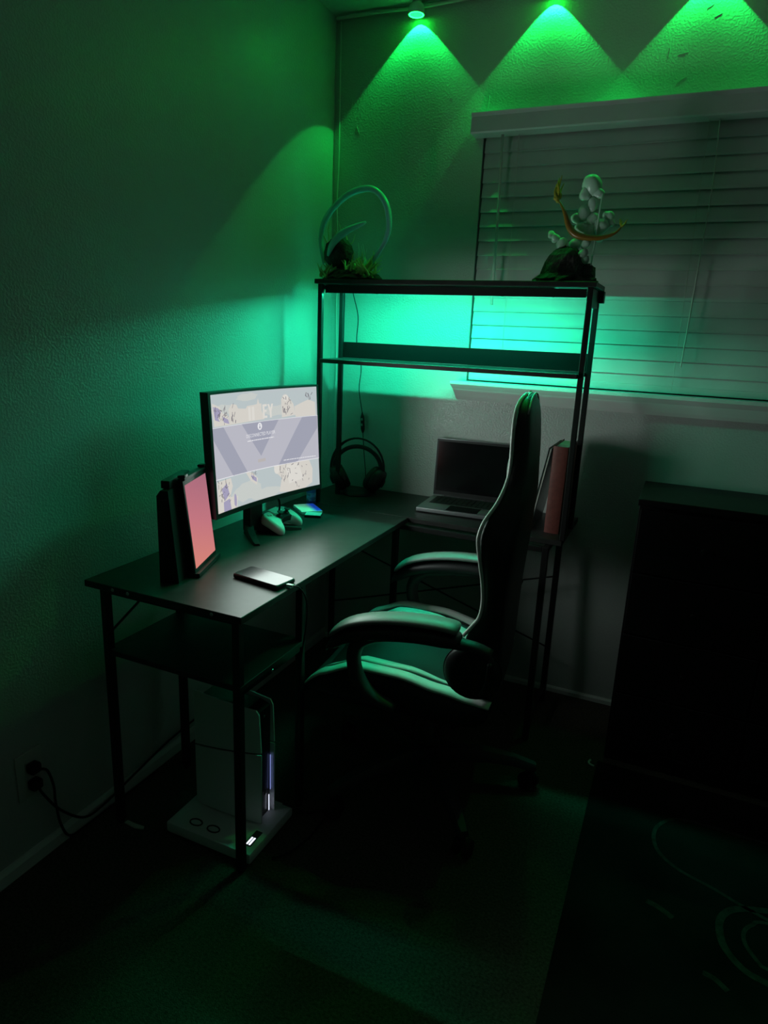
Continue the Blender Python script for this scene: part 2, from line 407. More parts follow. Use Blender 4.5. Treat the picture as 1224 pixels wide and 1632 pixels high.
def sc(u, v, off): return scr(SU0+(SU1-SU0)*u, SV0+(SV1-SV0)*v, off)
def screen_patch(polys, off):
    """flat outlines in screen units, cut along u so they follow the curve"""
    mb = MB()
    for pl in polys:
        b = bmesh.new(); vs = [b.verts.new((p[0], p[1], 0)) for p in pl]
        try: b.faces.new(vs)
        except ValueError: b.free(); continue
        bmesh.ops.triangulate(b, faces=b.faces[:])
        us = [p[0] for p in pl]
        for k in range(1, 18):
            q = k/18
            if min(us) < q < max(us): bmesh.ops.bisect_plane(b, geom=b.verts[:]+b.edges[:]+b.faces[:], plane_co=(q, 0, 0), plane_no=(1, 0, 0))
        for v in b.verts: v.co = sc(v.co.x, v.co.y, off)
        mb.bm(b)
    return mb
SG = .93
def ecol(n, r, g, b): return emat(n, s2l(r, g, b), SG)
E_ = dict(sky=ecol('screen_sky', 190, 201, 203), cream=ecol('screen_cream', 218, 214, 206), pale=ecol('screen_pale', 226, 223, 216), band=ecol('screen_band', 190, 190, 201),
          dark=ecol('screen_band_dark', 165, 167, 183), white=ecol('screen_white', 238, 238, 242), line=ecol('screen_line', 120, 116, 124), violet=ecol('screen_violet', 168, 163, 192), haze=ecol('screen_haze', 204, 209, 205), mid=ecol('screen_mid', 190, 185, 184))
display = obj('display', screen_patch([[(0, 0), (1, 0), (1, 1), (0, 1)]], .0), E_['sky'], mon, smooth=True)
def art(name, polys, col, layer):
    if name in ('screen_outlines', 'message_line', 'message_title'):
        o = obj(name, screen_patch(polys, .0002+.00012*layer), E_[col], display, smooth=True)
        if name != 'message_title': o['kind'] = 'stuff'
        return o
    for pl in polys: obj(name, screen_patch([pl], .0002+.00012*layer), E_[col], display, smooth=True)
def blob(cu, cv, ru, rv, n=14, jit=.12, seed=0):
    rnd = random.Random(seed)
    return [(cu+ru*math.cos(2*math.pi*k/n)*(1+rnd.uniform(-jit, jit)), cv+rv*math.sin(2*math.pi*k/n)*(1+rnd.uniform(-jit, jit))) for k in range(n)]
def stroke(pts, w):
    out = []
    for (a, b), (c_, d) in zip(pts, pts[1:]):
        L = math.hypot(c_-a, (d-b)) or 1; nx, ny = -(d-b)/L*w/2, (c_-a)/L*w/2
        out.append([(a-nx, b-ny), (c_-nx, d-ny), (c_+nx, d+ny), (a+nx, b+ny)])
    return out
art('picture_cloud', [blob(.34, .95, .10, .035, 16, .2, 1), blob(.10, .86, .10, .05, 16, .2, 2), blob(.62, .80, .12, .05, 16, .2, 3), blob(.30, .12, .14, .09, 16, .2, 4), blob(.48, .05, .16, .05, 16, .2, 9)], 'haze', 0)
# shapes of the picture behind the message
art('picture_shape', [[(.165, .73), (.16, .86), (.19, .905), (.235, .895), (.25, .86), (.32, .85), (.335, .872), (.395, .875), (.43, .88), (.47, .88), (.468, .735)],
                      [(.383, .735), (.427, .875), (.439, .932), (.452, .871), (.493, .735)],
                      [(.79, .72), (.783, .822), (.86, .855), (.918, .877), (.981, .847), (.985, .715)],
                      [(.659, .90), (.68, .94), (.705, .945), (.735, .912), (.775, .844), (.79, .74), (.66, .73)],
                      [(.02, .735), (.012, .93), (.083, .891), (.10, .84), (.156, .807), (.165, .73)],
                      [(.556, .308), (.60, .30), (.654, .302), (.906, .272), (.935, .18), (.928, .041), (.86, .0), (.70, .0), (.602, .02), (.63, .15), (.60, .19), (.565, .22)],
                      [(.012, .27), (.142, .275), (.155, .20), (.126, .111), (.199, .10), (.186, .0), (.002, .0)],
                      [(.285, .291), (.35, .272), (.40, .205), (.385, .147), (.33, .20)]], 'cream', 1)
art('picture_highlight', [[(.478, .745), (.478, .87), (.52, .87), (.52, .85), (.497, .85), (.497, .82), (.515, .82), (.515, .80), (.497, .80), (.497, .765), (.52, .765), (.52, .745)],
                          [(.525, .868), (.543, .868), (.553, .825), (.562, .868), (.580, .868), (.562, .80), (.562, .742), (.545, .742), (.545, .80)],
                          blob(.70, .91, .025, .03, 12, .15, 5), blob(.585, .25, .025, .05, 12, .1, 6), [(.67, .27), (.80, .265), (.84, .10), (.70, .08)], [(.343, .74), (.343, .86), (.365, .86), (.365, .74)], [(.375, .74), (.378, .86), (.40, .86), (.40, .74)]], 'pale', 2)
art('picture_shade', [[(.02, .90), (.065, .885), (.09, .85), (.06, .80), (.075, .77), (.03, .79)], [(.10, .81), (.15, .78), (.16, .74), (.11, .76)],
                       [(.05, .20), (.10, .24), (.12, .14), (.07, .09)], [(.06, .085), (.12, .10), (.13, .0), (.06, .0)], blob(.172, .07, .014, .06, 10, .2, 7), [(.335, .255), (.385, .215), (.385, .175), (.345, .21)]], 'violet', 3)
ln = []
rnd = random.Random(3)
for cx_, cy_, sx, sy, k in ((.085, .80, .06, .065, 26), (.71, .82, .045, .08, 24), (.92, .895, .03, .03, 12), (.07, .16, .055, .11, 22), (.77, .14, .13, .12, 30), (.36, .22, .03, .05, 8), (.62, .18, .03, .08, 6), (.20, .80, .03, .07, 8)):
    for _ in range(k):
        a, b = cx_+rnd.uniform(-sx, sx), cy_+rnd.uniform(-sy, sy); an = rnd.choice((1.2, 1.9, .5, 2.6, 1.5))+rnd.uniform(-.3, .3); L = rnd.uniform(.015, .05)
        p1 = (a+math.cos(an)*L*.6, b+math.sin(an)*L)
        if .305 < min(b, p1[1]) < .72 or .305 < max(b, p1[1]) < .72 or min(b, p1[1]) < .005: continue
        ln += stroke([(a, b), p1], rnd.uniform(.0025, .006))
art('screen_outlines', ln, 'line', 4)
art('message_band', [[(0, .290), (1, .276), (1, .711), (0, .724)]], 'band', 5)
art('chevron', [[(0, .724), (.102, .7225), (.304, .286), (.166, .288), (0, .635)], [(.273, .720), (.626, .716), (.441, .405)], [(.852, .713), (.995, .711), (.995, .59), (.789, .279), (.604, .282)]], 'dark', 6)
art('band_edge', stroke([(0, .291), (1, .277)], .006)+stroke([(0, .725), (1, .712)], .004), 'white', 6)
art('player_icon', [blob(.442, .677, .021, .033, 24, 0)], 'white', 7)
art('icon_figure', [blob(.442, .69, .0045, .008, 12, 0), [(.434, .658), (.450, .658), (.447, .679), (.437, .679)]], 'dark', 8)
def text_polys(txt, u0, v0, height, width):
    cu = bpy.data.curves.new('t', 'FONT'); cu.body = txt; cu.size = 1; cu.resolution_u = 2
    to = bpy.data.objects.new('t', cu); COL.objects.link(to); bpy.context.view_layer.update()
    me = bpy.data.meshes.new_from_object(to.evaluated_get(bpy.context.evaluated_depsgraph_get()))
    xs = [v.co.x for v in me.vertices]; ys = [v.co.y for v in me.vertices]
    x0, x1, y0, y1 = min(xs), max(xs), min(ys), max(ys)
    P = [[(u0+(me.vertices[i].co.x-x0)/(x1-x0)*width, v0+(me.vertices[i].co.y-y0)/(y1-y0)*height) for i in f.vertices] for f in me.polygons]
    bpy.data.objects.remove(to); bpy.data.meshes.remove(me); return P
art('message_title', text_polys('DISCONNECTED PLAYER', .310, .590, .031, .275), 'white', 7)
# the lines too small to read: rows of short dashes
def dashes(u0, u1, v0, v1, n, h, seed):
    r = random.Random(seed); out = []; u = u0
    while u < u1:
        L = r.uniform(.008, .03); L = min(L, u1-u); v = v0+(v1-v0)*(u-u0)/(u1-u0)
        out.append([(u, v), (u+L*.85, v), (u+L*.85, v+h), (u, v+h)]); u += L
    return out
art('message_line', dashes(.318, .572, .556, .554, 10, .008, 1)+dashes(.655, .972, .315, .300, 10, .007, 2), 'white', 7)
art('message_button', [[(.408, .350), (.480, .349), (.480, .378), (.408, .379)]], 'mid', 7)
# stand
obj('stand_column', MB().box((-.085, -.032, .006), (-.052, .032, .26), .006, 2), M['blk'], mon)
obj('stand_joint', MB().box((-.060, -.045, .20), (-.030, .045, .30), .006, 2), M['blk'], mon)
for sgn in (-1, 1):
    a = Vector((-.068, sgn*.02, 0)); b = Vector((.045, sgn*.115, 0)); d = (b-a).normalized(); q = Vector((-d.y, d.x, 0))*.014
    secs = []
    for t, wd, h in ((0, 1.3, .030), (.4, 1.0, .013), (.9, .9, .009), (1, .6, .007)):
        c0 = a.lerp(b, t); secs.append([c0-q*wd+Vector((0, 0, .0005)), c0+q*wd+Vector((0, 0, .0005)), c0+q*wd*.7+Vector((0, 0, h)), c0-q*wd*.7+Vector((0, 0, h))])
    obj('stand_foot', MB().loft(secs), M['blk'], mon, smooth=True, auto=35)
obj('video_cable', MB().tube(spline([(-.045, .05, .14), (-.02, .075, .10), (-.03, .085, .05), (-.07, .09, .012), (-.12, .12, .006)], 6), .0035, 8), M['rubber'], mon, smooth=True)
# added area lamp that strengthens the screen's glow on the room
l = bpy.data.lights.new('screen_boost_lamp', 'AREA'); l.shape = 'RECTANGLE'; l.size = .49; l.size_y = .32; l.energy = MON_W; l.color = (.84, 1.0, .93)
lo = bpy.data.objects.new('screen_boost_lamp', l); COL.objects.link(lo); lo.parent = mon; lo.location = (.024, 0, ZC)
lo.rotation_euler = Vector((-1, 0, -TILT)).to_track_quat('Z', 'Y').to_euler()

# ------------------------------------------------------------------ tablet standing against a black box
tb = thing('tablet', 'tablet with a pink glowing screen leaning on a black box', 'tablet', (.256, -1.161, ZD), math.atan2(.345, .94))
TR = Matrix.Rotation(math.radians(-6), 4, 'Y')
TW, TH = .178, .250
def tl(v): return TR @ Vector(v)
def tbox(a, b, bev, seg=2):
    mb = MB().box(a, b, bev, seg); mb.v = [tuple(tl(v)) for v in mb.v]; return mb
obj('tablet_body', tbox((-.009, -TW/2, .012), (0, TW/2, .012+TH), .003), M['blk'], tb, smooth=True, auto=35)
pink = emat('tablet_screen', (.5, .3, .3), 1.0); nt = pink.node_tree
tc = nt.nodes.new('ShaderNodeTexCoord'); sx = nt.nodes.new('ShaderNodeSeparateXYZ'); rp = nt.nodes.new('ShaderNodeValToRGB'); mr = nt.nodes.new('ShaderNodeMapRange')
nt.links.new(tc.outputs['Generated'], sx.inputs[0]); ad = nt.nodes.new('ShaderNodeMath'); ad.operation = 'MULTIPLY_ADD'; ad.inputs[1].default_value = .22
nt.links.new(sx.outputs['Y'], ad.inputs[0]); nt.links.new(sx.outputs['Z'], ad.inputs[2]); nt.links.new(ad.outputs[0], mr.inputs[0]); mr.inputs[2].default_value = 1.2
e0, e1 = rp.color_ramp.elements; e0.color = (*s2l(214, 132, 118), 1); e1.color = (*s2l(168, 108, 125), 1); e2 = rp.color_ramp.elements.new(.5); e2.color = (*s2l(194, 118, 128), 1)
nt.links.new(mr.outputs[0], rp.inputs[0]); nt.links.new(rp.outputs[0], [x for x in nt.nodes if x.type == 'EMISSION'][0].inputs[0])
obj('tablet_screen', tbox((.0002, -TW/2+.008, .022), (.0006, TW/2-.007, .012+TH-.012), 0), pink, tb)
obj('tablet_tray', tbox((-.018, -TW/2-.003, .000), (.012, TW/2+.003, .0115), .003), M['blk'], tb, smooth=True, auto=35)
obj('clamp_bar', tbox((-.016, -TW/2+.006, .012+TH), (.004, TW/2-.004, .012+TH+.008), .003), M['blk'], tb, smooth=True, auto=35)
for y in (-TW/2+.014, TW/2-.012): obj('clamp_tip', tbox((-.014, y-.012, .012+TH+.0085), (.007, y+.012, .012+TH+.016), .003), M['blk'], tb, smooth=True, auto=35)
bx = thing('speaker_cabinet', 'tall black speaker cabinet behind the tablet with the pink screen', 'speaker', (.240, -1.226, ZD), math.atan2(.345, .94))
bpz = [(-.040, 0), (.010, 0), (-.010, .246), (-.030, .246), (-.040, .232)]
obj('cabinet_body', MB().prism(bpz, lambda a, b, d: (a, d, b), -.085, .085), M['blk'], bx)
obj('cabinet_cap', MB().box((-.036, -.066, .2465), (-.012, .082, .268), .004, 2), M['blk'], bx, smooth=True, auto=35)
obj('side_panel', MB().prism([(-.036, .008), (.004, .008), (-.012, .222), (-.036, .222)], lambda a, b, d: (a, d, b), -.0885, -.0853), M['blk_gloss'], bx)

# ------------------------------------------------------------------ phone and its charging cable
ph = thing('phone', 'phone lying face up and charging at the desk edge', 'phone', (.452, -1.171, ZD), math.radians(-8.5))
obj('phone_body', MB().box((-.078, -.0375, .0003), (.078, .0375, .013), .0055, 3), M['blk'], ph, smooth=True, auto=40)
def rrect(hx, hy, r, n=5):
    o = []
    for cx_, cy_, a0 in ((hx-r, hy-r, 0), (-hx+r, hy-r, 90), (-hx+r, -hy+r, 180), (hx-r, -hy+r, 270)):
        for k in range(n+1):
            a = math.radians(a0+90*k/n); o.append((cx_+r*math.cos(a), cy_+r*math.sin(a)))
    return o
obj('phone_screen', MB().prism(rrect(.0755, .035, .009), lambda a, b, d: (a, b, d), .0131, .0135), M['phone_glass'], ph)
cb = thing('charging_cable', 'pale tipped charging cable hanging from the phone over the desk edge', 'cable', (.538, -1.184, ZD))
obj('plug', MB().box((-.006, -.005, .0035), (.014, .005, .0105), .002, 2), M['white'], cb, smooth=True, auto=40)
obj('cord', MB().tube(spline([(.014, -.0005, .007), (.030, .001, .006), (.045, .004, -.012), (.052, .006, -.045), (.050, .004, -.10), (.040, .0, -.20), (.03, .0, -.40), (.02, .03, -.60), (-.02, .15, -.742)], 6), .0019, 8), M['rubber'], cb, smooth=True)

# ------------------------------------------------------------------ game controller
ct = thing('game_controller', 'white game controller with black sticks in front of the monitor', 'controller', (.222, -.735, ZD), math.radians(4))
TILT_C = Matrix.Translation((0, 0, .0375)) @ Matrix.Rotation(math.radians(13), 4, 'Y')
half = [(-.040, 0), (-.042, .030), (-.040, .060), (-.028, .074), (-.004, .080), (.022, .082), (.046, .078), (.060, .068), (.058, .056), (.046, .048), (.030, .040), (.022, .030), (.020, .015), (.020, 0)]
full = half+[(a, -b) for a, b in reversed(half[1:-1])]
def cdrop(x, y): return -max(0, (x-.005))*.33-(abs(y)/.08)**2*.004
def cring(k, z):
    cx_ = -.008
    o = []
    for a, b in full:
        # pull towards a spine so the grips keep their length
        sy = max(-.062, min(.062, b)); sx = a*.55-.006 if abs(b) > .035 else -.010
        x = a+(sx-a)*k; y = b+(sy*.93-b)*k
        o.append(TILT_C @ Vector((x, y, z+cdrop(x, y))))
    return o
body = MB().loft([cring(.75, -.016), cring(.35, -.016), cring(.08, -.009), cring(0, .0), cring(.06, .009), cring(.32, .017), cring(.75, .0185)])
obj('controller_shell', body, M['white'], ct, smooth=True, sub=2)
def cpt(x, y, z): return TILT_C @ Vector((x, y, z+cdrop(x, y)))
face = MB(); fp = [(.020, -.040), (.030, -.050), (.008, -.030), (-.010, -.028)]
secs = []
for y in [k*.0034 for k in range(-10, 11)]:
    e = abs(y)/.034; x0 = -.004+.006*e; x1 = .0215+.004*e*e
    secs.append([cpt(x0, y, .0135), cpt(x0, y, .0195), cpt(x1, y, .0175), cpt(x1, y, -.002)])
obj('black_faceplate', face.loft(secs), M['blk_gloss'], ct, smooth=True, auto=50)
tp = []
for y in [k*.004 for k in range(-7, 8)]:
    tp.append([cpt(-.036, y, .0165), cpt(-.036, y, .0200), cpt(-.007, y, .0200), cpt(-.007, y, .0165)])
obj('touchpad', MB().loft(tp), M['white'], ct, smooth=True, auto=50)
for sgn in (-1, 1):
    b0 = cpt(.008, sgn*.024, .018); mt = Matrix.Translation(b0) @ Matrix.Rotation(math.radians(13), 4, 'Y')
    st = obj('thumbstick', MB().lathe([(.002, 0), (.011, 0), (.0085, .003), (.0055, .005), (.0055, .0095), (.0095, .011), (.0105, .0135), (.0085, .0145), (.003, .0138)], 20, mt), M['blk'], ct, smooth=True, auto=50)
for k in range(4):
    a = math.pi/2*k
    b0 = cpt(-.014+.0095*math.cos(a), .050+.0095*math.sin(a), .0165)
    obj('face_button', MB().lathe([(.001, 0), (.0048, 0), (.0048, .0028), (.004, .0034), (.001, .0035)], 14, Matrix.Translation(b0)), M['white'], ct, smooth=True, auto=50)
b0 = cpt(-.014, -.050, .0165)
obj('direction_pad', MB().box((-.010, -.0038, 0), (.010, .0038, .0032), .001, 1, 0, Matrix.Translation(b0)).box((-.0038, -.010, 0), (.0038, .010, .0031), .001, 1, 0, Matrix.Translation(b0)), M['white'], ct)
for sgn in (-1, 1):
    obj('trigger', MB().tube(spline([cpt(-.036, sgn*.040, .008), cpt(-.044, sgn*.047, -.002), cpt(-.040, sgn*.050, -.014)], 4), .007, 10), M['blk'], ct, smooth=True)
    obj('grip_end', MB().lathe([(.001, -.003), (.006, -.002), (.008, .001), (.006, .004), (.001, .005)], 14, Matrix.Translation(cpt(.0565, sgn*.066, -.010))), M['blk'], ct, smooth=True)

# ------------------------------------------------------------------ small things by the hutch post
gc = thing('phone', 'phone with a lit blue and green screen near the hutch post', 'phone', (.185, -.487, ZD), math.radians(-42))
gm = mat('case_print', (.05, .4, .3), .16, .5); nt = gm.node_tree; p = nt.nodes['Principled BSDF']
tc = nt.nodes.new('ShaderNodeTexCoord'); sx = nt.nodes.new('ShaderNodeSeparateXYZ'); rp = nt.nodes.new('ShaderNodeValToRGB')
nt.links.new(tc.outputs['Generated'], sx.inputs[0]); nt.links.new(sx.outputs['Y'], rp.inputs[0]); nt.links.new(rp.outputs[0], p.inputs['Base Color'])
rp.color_ramp.elements[0].color = (.25, .75, .55, 1); rp.color_ramp.elements[1].color = (.02, .10, .9, 1); rp.color_ramp.elements[0].position = .5; rp.color_ramp.elements[1].position = .8
nt.links.new(rp.outputs[0], p.inputs['Emission Color']); p.inputs['Emission Strength'].default_value = .28
obj('phone_body', MB().box((-.055, -.040, .0003), (.055, .040, .012), .003, 2), M['white'], gc, smooth=True, auto=40)
obj('phone_screen', MB().box((-.053, -.038, .0121), (.053, .038, .0126), 0), gm, gc)
tin = thing('flat_case', 'small flat case with a pale lid in front of the blue lit phone', 'case', (.243, -.545, ZD), math.radians(20))
obj('case_body', MB().box((-.030, -.022, .0003), (.030, .022, .009), .002, 2), M['blk'], tin, smooth=True, auto=40)
obj('case_lid', MB().box((-.0285, -.0205, .0091), (.0285, .0205, .0105), .0005), M['white'], tin)
can = thing('spray_can', 'small blue can with a teal cap beside the hutch post', 'can', (.150, -.402, ZD))
obj('can_body', MB().lathe([(.002, .0003), (.017, .0003), (.018, .003), (.018, .060), (.016, .065), (.002, .066)], 24), M['bluecan'], can, smooth=True, auto=40)
obj('can_cap', MB().lathe([(.002, .0655), (.0165, .0655), (.0165, .084), (.014, .090), (.002, .091)], 24), M['teal'], can, smooth=True, auto=40)
obj('can_label', MB().lathe([(.01825, .018), (.01825, .05)], 24, cap=False), mat('can_print', (.1, .3, .5), .3, noise=(60, .9)), can, smooth=True)

# ------------------------------------------------------------------ headset and hanging cord
hs = thing('headset', 'black over ear headset standing on the desk by the wall', 'headset', (.215, -.135, ZD), math.radians(14))
def arc(r, rz, z0, a0, a1, y=0, n=24): return [(r*math.cos(math.radians(a0+(a1-a0)*k/n)), y, z0+rz*math.sin(math.radians(a0+(a1-a0)*k/n))) for k in range(n+1)]
obj('outer_band', MB().tube(arc(.112, .125, .108, -18, 198, -.008), .0042, 10), M['blk_gloss'], hs, smooth=True)
obj('outer_band', MB().tube(arc(.108, .122, .108, -18, 198, .010), .0036, 10), M['blk'], hs, smooth=True)
hb = arc(.098, .092, .106, 2, 178)
obj('head_strap', MB().tube(hb, .009, 10, flat=None), M['leather'], hs, smooth=True)
for sgn in (-1, 1):
    c0 = Vector((sgn*.072, 0, .066)); ax = Vector((sgn*.78, -.22, -.42)).normalized()
    mt = Matrix.Translation(c0) @ ax.to_track_quat('Z', 'Y').to_matrix().to_4x4()
    cup = obj('ear_cup', MB().lathe([(.002, .032), (.036, .032), (.051, .025), (.055, .012), (.054, .0), (.048, -.004), (.002, -.004)], 28, mt), M['blk'], hs, smooth=True, auto=50)
    obj('ear_pad', MB().tube([mt @ Vector((.039*math.cos(2*math.pi*k/28), .039*math.sin(2*math.pi*k/28), -.012)) for k in range(28)], .0145, 10, closed=True), M['leather'], cup, smooth=True)
    obj('yoke', MB().tube(spline([(sgn*.108, 0, .085), (sgn*.112, 0, .06), (sgn*.100, 0, .035)], 5), .006, 8), M['blk_gloss'], hs, smooth=True)
obj('stand_base', MB().lathe([(.003, .0003), (.062, .0003), (.064, .004), (.060, .010), (.012, .014), (.003, .014)], 28), M['blk'], hs, smooth=True, auto=40)
rc = thing('inline_cord', 'thin black cord with inline remote hanging on the wall over the headset', 'cord', (.16, -.02, .79))
obj('cord', MB().tube(spline([(.105, -.014, 1.60), (.112, -.016, 1.55), (.137, -.016, 1.461), (.134, -.016, 1.36), (.158, -.016, 1.26), (.152, -.016, 1.17), (.170, -.016, 1.073)], 6), .0018, 8), M['rubber'], rc, world=True, smooth=True)
obj('cord', MB().tube(spline([(.177, -.016, .985), (.186, -.018, .90), (.198, -.022, .82), (.204, -.035, .762)], 6), .0018, 8), M['rubber'], rc, world=True, smooth=True)
mt = axis_to((.1705, -.016, 1.074), (.1765, -.016, .984))
obj('remote', MB().lathe([(.002, 0), (.005, .010), (.0085, .020), (.009, .07), (.006, .082), (.002, .09)], 14, mt), M['blk'], rc, world=True, smooth=True)
for z in (1.045, 1.022): obj('remote_button', MB().box((.1705, -.0275, z-.005), (.1785, -.0252, z+.005), .001), M['screw'], rc, world=True)

# ------------------------------------------------------------------ laptop
lp = thing('laptop', 'open laptop with a dark screen on the back of the desk', 'laptop', (.705, -.150, ZD), math.radians(3.5))
LW, LD = .356, .232
obj('laptop_base', MB().box((-LW/2, -LD/2, .004), (LW/2, LD/2, .019), .003, 2), M['silver'], lp, smooth=True, auto=35)
for x in (-.15, .15):
    for y in (-.09, .09): obj('rubber_foot', MB().lathe([(.002, .0002), (.008, .0002), (.008, .004), (.002, .0042)], 12, Matrix.Translation((x, y, 0))), M['rubber'], lp)
obj('keyboard_well', MB().box((-.155, -.022, .0191), (.155, .098, .0194)), M['blk'], lp)
kb = MB()
for r in range(6):
    n = 15; kw = .302/n
    for k in range(n):
        if r == 5 and 4 <= k <= 8:
            if k == 4: kb.box((-.151+4*kw+.001, -.018, .0195), (-.151+9*kw-.001, -.0015, .0210), .0006)
            continue
        y = .078-r*.0192
        kb.box((-.151+k*kw+.001, y, .0195), (-.151+(k+1)*kw-.001, y+.0165, .0210), .0006)
ko = obj('keys', kb, M['blk'], lp); ko['kind'] = 'stuff'
obj('trackpad', MB().box((-.065, -.108, .0191), (.055, -.030, .0195)), M['blk_gloss'], lp)
lid = Matrix.Translation((0, LD/2-.006, .018)) @ Matrix.Rotation(math.radians(-2.5), 4, 'X')
obj('laptop_lid', MB().box((-LW/2, 0, .002), (LW/2, .006, .236), .0025, 2, 0, lid), M['silver'], lp, smooth=True, auto=35)
obj('lid_bezel', MB().box((-LW/2+.003, -.0012, .006), (LW/2-.003, -.0002, .233), 0, 1, 0, lid), M['blk'], lp)
obj('lid_screen', MB().box((-LW/2+.010, -.0018, .022), (LW/2-.010, -.0014, .224), 0, 1, 0, lid), M['glass_blk'], lp)
obj('hinge', MB().tube([(-.13, LD/2-.004, .020), (.13, LD/2-.004, .020)], .004, 8), M['blk'], lp)

# ------------------------------------------------------------------ books by the right posts
def book(name, label, loc, th, h, dep, cover, lean, rz, spine_back=False):
    t = thing(name, label, 'book', loc, rz, group='books standing by the hutch posts')
    t.rotation_euler = (0, lean, rz)
    obj('front_cover', MB().box((0, 0, .0003), (.003, dep, h), .0008), cover, t)
    obj('back_cover', MB().box((th-.003, 0, .0003), (th, dep, h), .0008), cover, t)
    n = 8; sp = [(.0, .002)]+[(th/2-math.cos(math.pi*k/n)*th/2, -.005*math.sin(math.pi*k/n)) for k in range(1, n)]+[(th, .002)]
    obj('spine', MB().prism(sp, (lambda a, b, d: (a, dep-b, d)) if spine_back else (lambda a, b, d: (a, b, d)), .0003, h), cover, t, smooth=True, auto=40)
    obj('pages', MB().box((.0032, .0025, .004), (th-.0032, dep-.004, h-.005)), M['paper'], t)
    return t
book('thick_book', 'thick red clothbound book standing upright by the posts', (1.022, -.285, ZD), .052, .305, .20, M['red'], math.radians(.6), 0)
book('thin_book', 'thin dark book leaning against the thick red book', (.962, -.283, ZD+.0015), .012, .300, .21, M['cover'], math.radians(9.2), 0, True)
# ------------------------------------------------------------------ gaming chair
ch = thing('gaming_chair', 'black racing style gaming chair with pale piping and padded armrests', 'chair', (.81, -.785, 0), math.radians(5))
BT = [(.40, .165, .190, .222), (.45, .200, .158, .226), (.55, .218, .130, .229), (.63, .222, .132, .231), (.665, .224, .156, .232), (.693, .226, .172, .233), (.74, .232, .178, .236), (.795, .241, .174, .240),
      (.847, .250, .166, .243), (.897, .254, .158, .245), (.92, .249, .157, .247), (.955, .234, .166, .250), (.999, .207, .190, .252), (1.047, .168, .204, .252), (1.093, .153, .207, .252),
      (1.156, .147, .205, .249), (1.205, .136, .204, .245), (1.235, .114, .206, .239), (1.254, .080, .211, .233), (1.262, .040, .217, .228)]
secs = []
for z, w_, xw, xr in BT:
    xc = min(xw+.022, xr-.020)
    secs.append([(xr, -w_*.72, z), (xr-.004, -w_*.93, z), ((xw+xr)/2, -w_*1.0, z), (xw+.003, -w_*.985, z), (xw, -w_*.93, z), (xw+.006, -w_*.78, z), (xc, -w_*.55, z), (xc-.004, 0, z),
                 (xc, w_*.55, z), (xw+.006, w_*.78, z), (xw, w_*.93, z), (xw+.003, w_*.985, z), ((xw+xr)/2, w_*1.0, z), (xr-.004, w_*.93, z), (xr, w_*.72, z), (xr+.004, 0, z)])
back = obj('backrest', MB().loft(secs), M['leather'], ch, smooth=True, sub=1)
for sgn in (-1, 1):
    path = [(xw-.001, sgn*w_*.968, z) for z, w_, xw, xr in BT[3:]]
    obj('piping', MB().tube(spline(path, 4), .0052, 8), M['pale'], back, smooth=True)
# pale panel between wing and centre on each side of the front
for sgn in (-1, 1):
    sp_ = []
    for z, w_, xw, xr in BT[4:15]:
        xc = min(xw+.022, xr-.020)
        sp_.append([(xw+.003, sgn*w_*.80, z), (xc-.004, sgn*w_*.60, z), (xc-.001, sgn*w_*.60, z), (xw+.008, sgn*w_*.80, z)])
    obj('wing_panel', MB().loft(sp_), M['pale'], back, smooth=True)
# seam stripes over the head end
for dx in (.0, .012):
    pth = [(.222+dx, sy*.115*(1-abs(1-2*k/10)**0*0), 0) for k, sy in ((0, 0),)]
    pth = []
    for k in range(13):
        a = -1+2*k/12; yy = a*.118
        pth.append((.222+dx, yy, 1.262-.045*abs(a)**2.6+.0005))
    obj('head_seam', MB().tube(pth, .0026, 6), M['pale'], back, smooth=True)
obj('head_panel', MB().loft([[(.212, a*.075, 1.2615-.020*abs(a)**2.6+.0015), (.222, a*.075, 1.2632-.020*abs(a)**2.6+.0015), (.222, a*.075, 1.255-.020*abs(a)**2.6), (.212, a*.075, 1.253-.020*abs(a)**2.6)] for a in [-1+k/5 for k in range(11)]]), M['pale'], back, smooth=True)
def pillow(name, c0, sx, sy, sz, mt):
    mb = MB(); n = 16; rows = []
    for i in range(9):
        ph_ = math.pi*i/8
        rows.append([(c0[0]+sx*max(0, math.sin(ph_))**.6*math.cos(2*math.pi*k/n), c0[1]+sy*max(0, math.sin(ph_))**.45*math.copysign(abs(math.sin(2*math.pi*k/n))**.6, math.sin(2*math.pi*k/n)), c0[2]-sz*math.copysign(abs(math.cos(ph_))**.8, math.cos(ph_))) for k in range(n)])
    return obj(name, mb.loft(rows), mt, ch, smooth=True, sub=1)
pillow('lumbar_pillow', (.178, 0, .70), .030, .14, .065, M['pale'])
pillow('head_pillow', (.203, 0, 1.06), .020, .11, .05, M['greypad'])
# seat
PT = [(-.335, .385), (-.325, .405), (-.270, .448), (-.17, .490), (-.03, .487), (.09, .464), (.16, .448), (.225, .438)]
def seat_top(x, y):
    t = max(0, min(1, (abs(y)-.10)/.12)); t = t*t*(3-2*t)
    return lerp(PT, x)+.006+.022*y-.034*(1-t)
def seat_sec(x, hw):
    zb = .355+.03*max(0, (-x-.2)/.14)
    ys = [-1, -.96, -.88, -.72, -.5, -.25, 0, .25, .5, .72, .88, .96, 1]
    top = []
    for q in ys:
        y = q*hw; z = seat_top(x, y)-(.030 if abs(q) == 1 else .007 if abs(q) > .95 else 0)
        top.append((x, y, z))
    return top+[(x, hw*.98, zb+.02), (x, hw*.90, zb), (x, -hw*.90, zb), (x, -hw*.98, zb+.02)]
SX = [-.335, -.325, -.30, -.27, -.22, -.17, -.10, -.03, .03, .09, .16, .225]
def hw(x): return .262-(.03 if x < -.33 else .012 if x < -.32 else 0)-.02*max(0, (x-.05)/.175)
